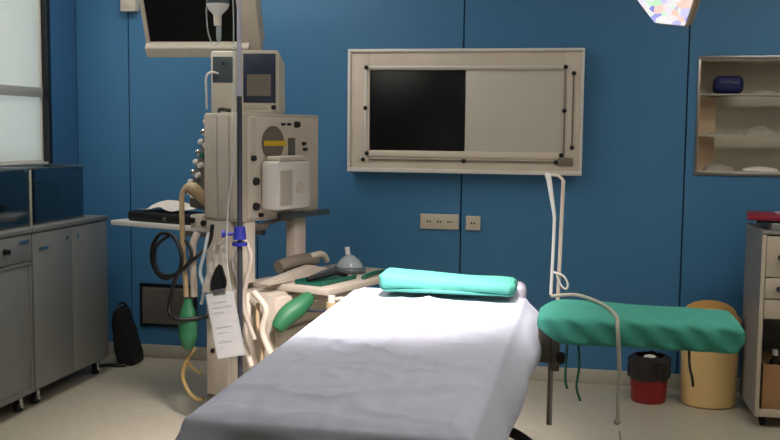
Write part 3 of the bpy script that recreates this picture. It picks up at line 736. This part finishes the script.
# ------------------------------------------------------------------ operating table
TX0, TX1, TY0, TY1, TZ = -.950, -.245, 2.11, 4.00, .845
T = thing('operating_table', 'operating table under a pale sheet on a dark base', 'operating table', (-.58, 3.05, 0))
obj('mattress', B().box(-.822, TX1-.02, TY0+.03, TY1-.03, .755, .825, .02), 'mattress', T)
obj('tabletop', B().box(-.815, TX1-.03, TY0+.03, TY1-.04, .715, .7545, .006), 'steel', T)
for x in (-.829, TX1-.012):
    obj('side_rail', B().box(x-.005, x+.005, 2.35, 3.9, .715, .745, .002), 'chrome', T)
cm = obj('column', B().box(-.70, -.46, 2.98, 3.36, .16, .7145, .02), 'steel', T)
bs = B().box(-.80, -.36, 2.55, 3.85, .05, .159, .03)
obj('base', bs, 'black_rubber', T)
obj('locking_lever', B().tube([(-.455, 3.25, .40), (-.36, 3.60, .39), (-.26, 3.66, .375), (-.15, 3.52, .355), (-.10, 3.44, .345)], .020, 12, 5), 'black_rubber', T)
for x, y in [(-.72, 3.74), (-.44, 3.74), (-.72, 2.66), (-.44, 2.66)]:
    obj('caster', B().cyl((x-.02, y, .03), (x+.02, y, .03), .03), 'black_rubber', T)
obj('head_rest', B().box(-.42, -.235, 3.97, 4.08, .80, .892, .035, seg=4), 'lilac_tube', T)

# sheet: flat over the top, falling over the sides
def sheetf(u_, v_):
    x, y, z = sheetg(u_, v_)
    return (x+.055*(4.0-y)/1.9*(TX1-x)/(TX1-TX0) if x < TX1 else x, y, z)
def sheetg(u_, v_):
    HL, HR, HN = .38, .20, .50
    s = (TX0-HL)+(TX1-TX0+HL+HR)*u_
    tt = (TY0-HN)+(TY1-TY0+HN+.015)*v_
    fx = 0; fy = 0; x = s; y = tt
    if s < TX0: fx = s-TX0
    if s > TX1: fx = s-TX1
    if tt < TY0: fy = tt-TY0
    R_ = .022
    cx_ = min(max(s, TX0), TX1); cy_ = max(tt, TY0)
    d = math.hypot(fx, fy)
    n1 = noise.noise(Vector((s*2.3, tt*1.6, 3.1))); n2 = noise.noise(Vector((s*7, tt*4, 8.2))); n3 = noise.noise(Vector((s*3+tt*4, s*9-tt*2, 1.2)))
    if d == 0:
        r1 = abs(noise.noise(Vector((s*2.1+tt*1.2, s*1.0-tt*2.9, 7.7)))); r2 = abs(noise.noise(Vector((s*4.4-tt*2.0, s*2.0+tt*5.1, 3.3))))
        damp = min(1, .25+min(s-TX0, TX1-s, tt-TY0)/.15)
        z = TZ+damp*(.009*n1+.005*n2-.007*abs(n3)+.014*max(0, 1-r1/.10)*.9+.007*max(0, 1-r2/.09))+.004*noise.noise(Vector((s*16, tt*5+s*6, 4)))
        # far left corner rounds off
        q = max(0, (tt-3.78)/.22); z -= .0
        edge = min(s-TX0, TX1-s, tt-TY0)
        z -= .012*max(0, 1-edge/.05)**2
        # fold crease along the middle and across
        z += .005*math.exp(-((s+.60)/.012)**2) + .004*math.exp(-((tt-2.75-.1*s)/.014)**2)
        return (x, y, z)
    dx, dy = fx/d, fy/d
    if d < R_*PI/2:
        a = d/R_; out = R_*math.sin(a)*.8; dn = R_*(1-math.cos(a))
    else:
        out = R_*.8; dn = R_+(d-R_*PI/2)
    diag = abs(dx*dy)*2
    depth = max(0, d-.03)
    fold = math.sin(tt*11+3*n1)*.006 if abs(dx) > abs(dy) else math.sin(s*19+3*n1)*.045
    flare = depth*(.16 if fx >= 0 else .42*max(0, 1-(tt-TY0)/.45)**2)
    if fy < 0: flare = depth*(.12+.32*diag)
    bulge = .060*math.sin(PI*min(1, depth/.19))*min(1, max(.3, (tt-2.3)/1.2)) if (fx > 0 and fy == 0) else 0
    out += flare+fold*min(1, depth/.12)+bulge
    z0_ = TZ-.012-dn+.004*n1
    return (cx_+dx*out, cy_+dy*out, max(z0_, .2))
sh = obj('table_sheet', B().grid(sheetf, 110, 230), 'sheet')
tag(sh, 'large pale blue-white sheet draped over the operating table', 'sheet')

# rolled mint drape at the head end
def towel():
    b = B(); nU, nV = 60, 44
    x0, x1 = -.80, -.268
    rings = []
    for i in range(nU+1):
        u_ = i/nU; x = x0+(x1-x0)*u_
        hh = .084-.022*u_; wy = .19
        row = []
        for j in range(nV):
            a = 2*PI*j/nV
            e = 3.2
            ca, sa = math.cos(a), math.sin(a)
            cy = math.copysign(abs(ca)**(2/e), ca)*wy/2; cz_ = math.copysign(abs(sa)**(2/e), sa)*hh/2
            # groove of the fold on the front side
            g = math.exp(-((cz_/hh+.28-.10*math.sin(PI*u_))/.05)**2)*(1 if ca < -0.2 else 0)
            cy += .014*g
            n_ = noise.noise(Vector((x*9, cy*12, cz_*14)))
            k = 1-.25*max(0, abs(u_-.5)*2-.94)/.06
            row.append(b.bm.verts.new((x+.008*noise.noise(Vector((a, u_*3, 5))), 3.86+cy*k+.006*n_-.0*u_, TZ+.019+hh/2+cz_*k+.004*n_*(1 if sa > 0 else 0))))
        rings.append(row)
    for r1, r2 in zip(rings, rings[1:]):
        for j in range(nV): b.bm.faces.new((r1[j], r1[(j+1) % nV], r2[(j+1) % nV], r2[j]))
    b.bm.faces.new(list(reversed(rings[0]))); b.bm.faces.new(rings[-1])
    return b
tag(obj('folded_drape', towel(), 'mint', smooth=60), 'mint green cloth folded into a long pillow at the head of the table', 'cloth')

# ------------------------------------------------------------------ arm board
t = thing('arm_board', 'arm board wrapped in green cloth, sticking out to the right of the operating table', 'arm board', (-.115, 3.6, .42))
def pad():
    b = B(); nU, nV = 90, 56; rings = []
    for i in range(nU+1):
        u_ = i/nU
        x = -.165+.700*u_
        endl = min(1, u_/.12); endr = min(1, (1-u_)/.035)
        yb = 3.86-.05*u_; yf = 3.44+.0*u_
        yc = (yb+yf)/2; wy = (yb-yf)*(.55+.45*endl**.6)*(.86+.14*endr**.5)
        top = .868-.010*u_; bot = .756+.0*u_ + .05*(1-endl)**1.3
        bot += .035*(1-endr)
        top -= .03*(1-endl)**2+.02*(1-endr)**2
        zc = (top+bot)/2; h_ = top-bot
        row = []
        for j in range(nV):
            a = 2*PI*j/nV; e = 5.5; ca, sa = math.cos(a), math.sin(a)
            cy = math.copysign(abs(ca)**(2/e), ca)*wy/2; cz_ = math.copysign(abs(sa)**(2/e), sa)*h_/2
            f_ = math.sin((x*1.0+cz_*1.1)*62+2.2*noise.noise(Vector((x*5, cz_*9, 1))))*.008+.010*noise.noise(Vector((x*8, cz_*10, cy*3)))
            side = max(0, -ca)
            row.append(b.bm.verts.new((x, yc+cy-f_*side, zc+cz_+.004*noise.noise(Vector((x*7, cy*8, 0))))))
        rings.append(row)
    for r1, r2 in zip(rings, rings[1:]):
        for j in range(nV): b.bm.faces.new((r1[j], r1[(j+1) % nV], r2[(j+1) % nV], r2[j]))
    b.bm.faces.new(list(reversed(rings[0]))); b.bm.faces.new(rings[-1])
    return b
obj('wrapped_pad', pad(), 'surgical_green', t, 60)
obj('mounting_bracket', B().box(-.165, -.115, 3.60, 3.70, .66, .80, .006).box(-.115, -.085, 3.60, 3.66, .63, .78, .005), 'machine_dark', t)
obj('support_rod', B().cyl((-.118, 3.64, .42), (-.118, 3.64, .70), .011), 'steel', t)
obj('clamp_knob', B().cyl((-.078, 3.599, .685), (-.078, 3.56, .685), .020, .017), 'black', t)
for pts in ([(-.02, 3.50, .785), (-.012, 3.485, .69), (-.02, 3.48, .61), (-.005, 3.48, .56)], [(-.055, 3.50, .79), (-.06, 3.485, .645), (-.052, 3.48, .60)]):
    obj('tie_string', B().tube(pts, .0045, 8), 'dark_green', t)
obj('tie_string', B().tube([(.355, 3.47, .765), (.357, 3.44, .71), (.365, 3.44, .68), (.37, 3.44, .645)], .0045, 8), 'black', t)
tag(obj('restraint_strap', B().tube([(-.13, 3.885, .862), (-.03, 3.85, .876), (.06, 3.70, .872), (.108, 3.50, .866), (.112, 3.395, .84), (.118, 3.375, .76), (.122, 3.375, .68), (.120, 3.375, .60), (.122, 3.375, .53)], .007, 8).ball((.120, 3.375, .525), .012), 'cord_grey'),
    'greyish strap lying over the green arm board and hanging down in front', 'strap')

# thin pole behind the arm board with a white tape
t = thing('table_pole', 'thin grey metal pole clamped behind the arm board, reaching up to the light box', 'pole', (-.10, 3.95, .7))
obj('rod', B().cyl((-.108, 3.95, .70), (-.096, 3.95, 1.315), .0075), 'beige_metal', t)
obj('rail_clamp', B().box(-.245, -.09, 3.93, 3.97, .69, .73, .004), 'steel', t)
obj('top_hook', B().tube([(-.097, 3.95, 1.315), (-.12, 3.95, 1.333), (-.16, 3.95, 1.332)], .006, 8), 'beige_metal', t)
tb = B()
tb.tube([(-.158, 3.938, 1.342), (-.150, 3.934, 1.31), (-.138, 3.934, 1.24), (-.126, 3.936, 1.17)], lambda s: .0125-.006*s, 8)
tb.tube([(-.126, 3.936, 1.17), (-.128, 3.936, 1.05), (-.131, 3.936, .93), (-.133, 3.936, .86)], .0065, 8)
tb.tube([(-.108, 3.934, .945), (-.085, 3.934, .935), (-.068, 3.934, .905), (-.075, 3.934, .885), (-.095, 3.934, .90), (-.112, 3.934, .94)], .0045, 8)
tb.tube([(-.133, 3.936, .952), (-.108, 3.936, .945)], .005, 8)
tag(obj('white_tape', tb, 'white_plastic'), 'white tape hanging from the thin pole, tied in a small bow', 'tape')

# ------------------------------------------------------------------ bins
t = thing('waste_bin', 'tall cream oval waste bin with domed lid under the end of the arm board', 'bin', (.675, 5.70, 0))
cx, cy = .69, 5.655
obj('body', B().lathe([(.135, .001), (.145, .01), (.152, .2), (.158, .44), (.162, .455), (.162, .47)], (cx, cy, 0), 40, 1, .85), 'bin_cream', t)
hb_ = B().lathe([(.164, .471), (.160, .49), (.135, .515), (.07, .532), (.012, .535)], (cx, cy, 0), 40, 1, .85)
obj('lid', hb_, 'bin_lid', t)
hk_ = B()
for k in range(1): pass
arc = [(cx-.15*math.cos(a), cy+.07, .49+.085*math.sin(a)) for a in [k*PI/10 for k in range(11)]]
hk_.prism([(p[0], p[2]) for p in arc], 'y', cy+.055, cy+.085, .004)
obj('raised_flap', hk_, 'bin_lid', t)
t = thing('waste_bin', 'low red waste bin with a black bag liner, left of the cream bin', 'bin', (.37, 5.68, 0))
cx, cy = .367, 5.65
obj('body', B().lathe([(.090, .001), (.096, .01), (.106, .20), (.108, .215)], (cx, cy, 0), 32), 'red', t)
lin_ = B()
def lf(u_, v_):
    a = 2*PI*u_
    r = [.112, .115, .108, .085][0] if False else .113-.0*v_
    r = .114+.006*math.sin(a*7)+.006*noise.noise(Vector((math.cos(a)*2, math.sin(a)*2, v_*3)))-.03*max(0, v_-.8)/.2
    return (cx+r*math.cos(a), cy+r*math.sin(a), .135+.13*v_+.01*noise.noise(Vector((math.cos(a)*3, math.sin(a)*3, 5))))
lin_.grid(lf, 48, 10)
obj('bag_liner', lin_, 'bag_black', t)
obj('bag_content', B().ball((cx, cy, .205), .078, 1, 1, .55, n=20), 'bag_black', t)
tag(obj('crumpled_tissue', B().ball((cx+.0, cy-.035, .258), .03, 1.2, .9, .45, n=12), 'paper'), 'small white crumpled tissue on top of the red bin', 'tissue')
tag(obj('floor_shade_line', B().tube([(.19, 5.0, .006), (.188, 4.7, .006), (.185, 4.4, .006)], .004, 6), 'machine_dark'), 'thin grey line standing in for shading on the floor under the arm board', 'cable')  # no real cable: dark tube laid down as a line of shading

# ------------------------------------------------------------------ drawer chest at right
CR = math.radians(1.5)
t = thing('drawer_chest', 'beige drawer chest with open lower compartment at the right picture edge', 'drawer chest', (.872, 5.25, 0), CR, world=False)
Wd, Dp, Hh = .46, .44, 1.02
b = B(); b.box(0, .018, 0, Dp, .06, Hh-.02); b.box(Wd-.018, Wd, 0, Dp, .06, Hh-.02); b.box(.018, Wd-.018, Dp-.015, Dp, .06, Hh-.02)
b.box(.018, Wd-.018, 0.002, Dp-.015, .06, .085); b.box(.018, Wd-.018, 0.002, Dp-.015, .565, .585)
obj('body', b, 'chest_side', t)
obj('front_frame', B().box(0, .02, -.012, -.0005, .06, Hh-.02, .002).box(Wd-.02, Wd, -.012, -.0005, .06, Hh-.02, .002).box(.02, Wd-.02, -.012, -.0005, .06, .10, .002), 'chest_front', t)
obj('top', B().box(-.006, Wd+.006, -.016, Dp, Hh-.0195, Hh, .004), 'chest_side', t)
for z0_, z1_ in ((.785, .992), (.675, .779), (.572, .669)):
    d_ = obj('drawer', B().box(.022, Wd-.022, -.018, .0015, z0_, z1_, .004), 'chest_front', t)
    if z0_ > .6:
        k_ = obj('knob', B().cyl((.085, -.0185, (z0_+z1_)/2), (.085, -.04, (z0_+z1_)/2), .010, .014), 'dark_steel', d_)
for x in (.05, Wd-.05):
    for y in (.05, Dp-.05):
        w_ = obj('caster', B().cyl((x-.012, y, .025), (x+.012, y, .025), .025), 'black_rubber', t)
        obj('caster_fork', B().box(x-.018, x-.014, y-.014, y+.014, .02, .0595).box(x+.014, x+.018, y-.014, y+.014, .02, .0595), 'black', w_)
def cw(x, y, z):
    v = root_mat[t.name] @ Vector((x, y, z)); return (v.x, v.y, v.z)
tc = t
bx = thing('cardboard_box', 'brown open cardboard box in the lower compartment of the drawer chest', 'box', (*cw(.20, .19, .086)[:2], .086), CR, world=False)
bb = B(); bb.box(-.16, .16, -.16, .16, 0, .004); bb.box(-.16, .16, -.16, -.156, .004, .24); bb.box(-.16, .16, .156, .16, .004, .24); bb.box(-.16, -.156, -.156, .156, .004, .24); bb.box(.156, .16, -.156, .156, .004, .24)
obj('carton', bb, 'cardboard', bx, 0)
for (x, y, h, r, m, lb) in [(-.09, -.09, .30, .03, 'white_plastic', 'white-capped bottle standing in the cardboard box, nearest its left side'), (.0, -.08, .33, .035, 'black', 'black bottle standing in the cardboard box'), (.08, -.07, .28, .03, 'dark_green', 'dark green bottle standing in the cardboard box')]:
    p_ = root_mat[bx.name] @ Vector((x, y, .0045))
    q_ = thing('bottle', lb, 'bottle', tuple(p_), 0, 'bottles in the cardboard box')
    obj('bottle_body', B().lathe([(r, 0), (r, h*.75), (r*.45, h*.86), (r*.45, h*.9)], p_, 20), 'black' if m != 'dark_green' else m, q_)
    obj('cap', B().cyl((p_.x, p_.y, p_.z+h*.9+.0005), (p_.x, p_.y, p_.z+h), r*.5), 'white_plastic' if m == 'white_plastic' else 'black', q_)
# folders and papers on the chest
def flat(name, label, cat, x0, x1, y0, y1_, z0_, th, rot, m, grp=None):
    cxx, cyy = (x0+x1)/2, (y0+y1_)/2
    p_ = cw(cxx, cyy, z0_)
    o = obj(name, B().box(-(x1-x0)/2, (x1-x0)/2, -(y1_-y0)/2, (y1_-y0)/2, 0, th, min(.004, th*.3)), m)
    o.location = p_; o.rotation_euler = (0, 0, CR+rot)
    return tag(o, label, cat, grp)
flat('paper_stack', 'stack of greyish papers lying directly on the drawer chest', 'paper', .04, .36, .02, .36, 1.0205, .035, 0.04, 'chest_side')
flat('folder', 'dark folder under the red folder on the drawer chest', 'folder', .0, .34, .04, .38, 1.056, .010, -.1, 'folder_black')
flat('folder', 'crimson folder on top of the papers on the drawer chest', 'folder', -.04, .34, .01, .37, 1.067, .022, -.16, 'crimson')
flat('paper', 'white sheet lying on the crimson folder', 'paper', .12, .36, .03, .27, 1.0895, .010, .12, 'paper')
flat('paper', 'folded white leaflet at the front edge of the drawer chest', 'paper', .0, .10, -.012, .04, 1.0002, .006, .2, 'white_plastic') if False else None

for o in list(bpy.data.objects):
    if '_world' in o: del o['_world']
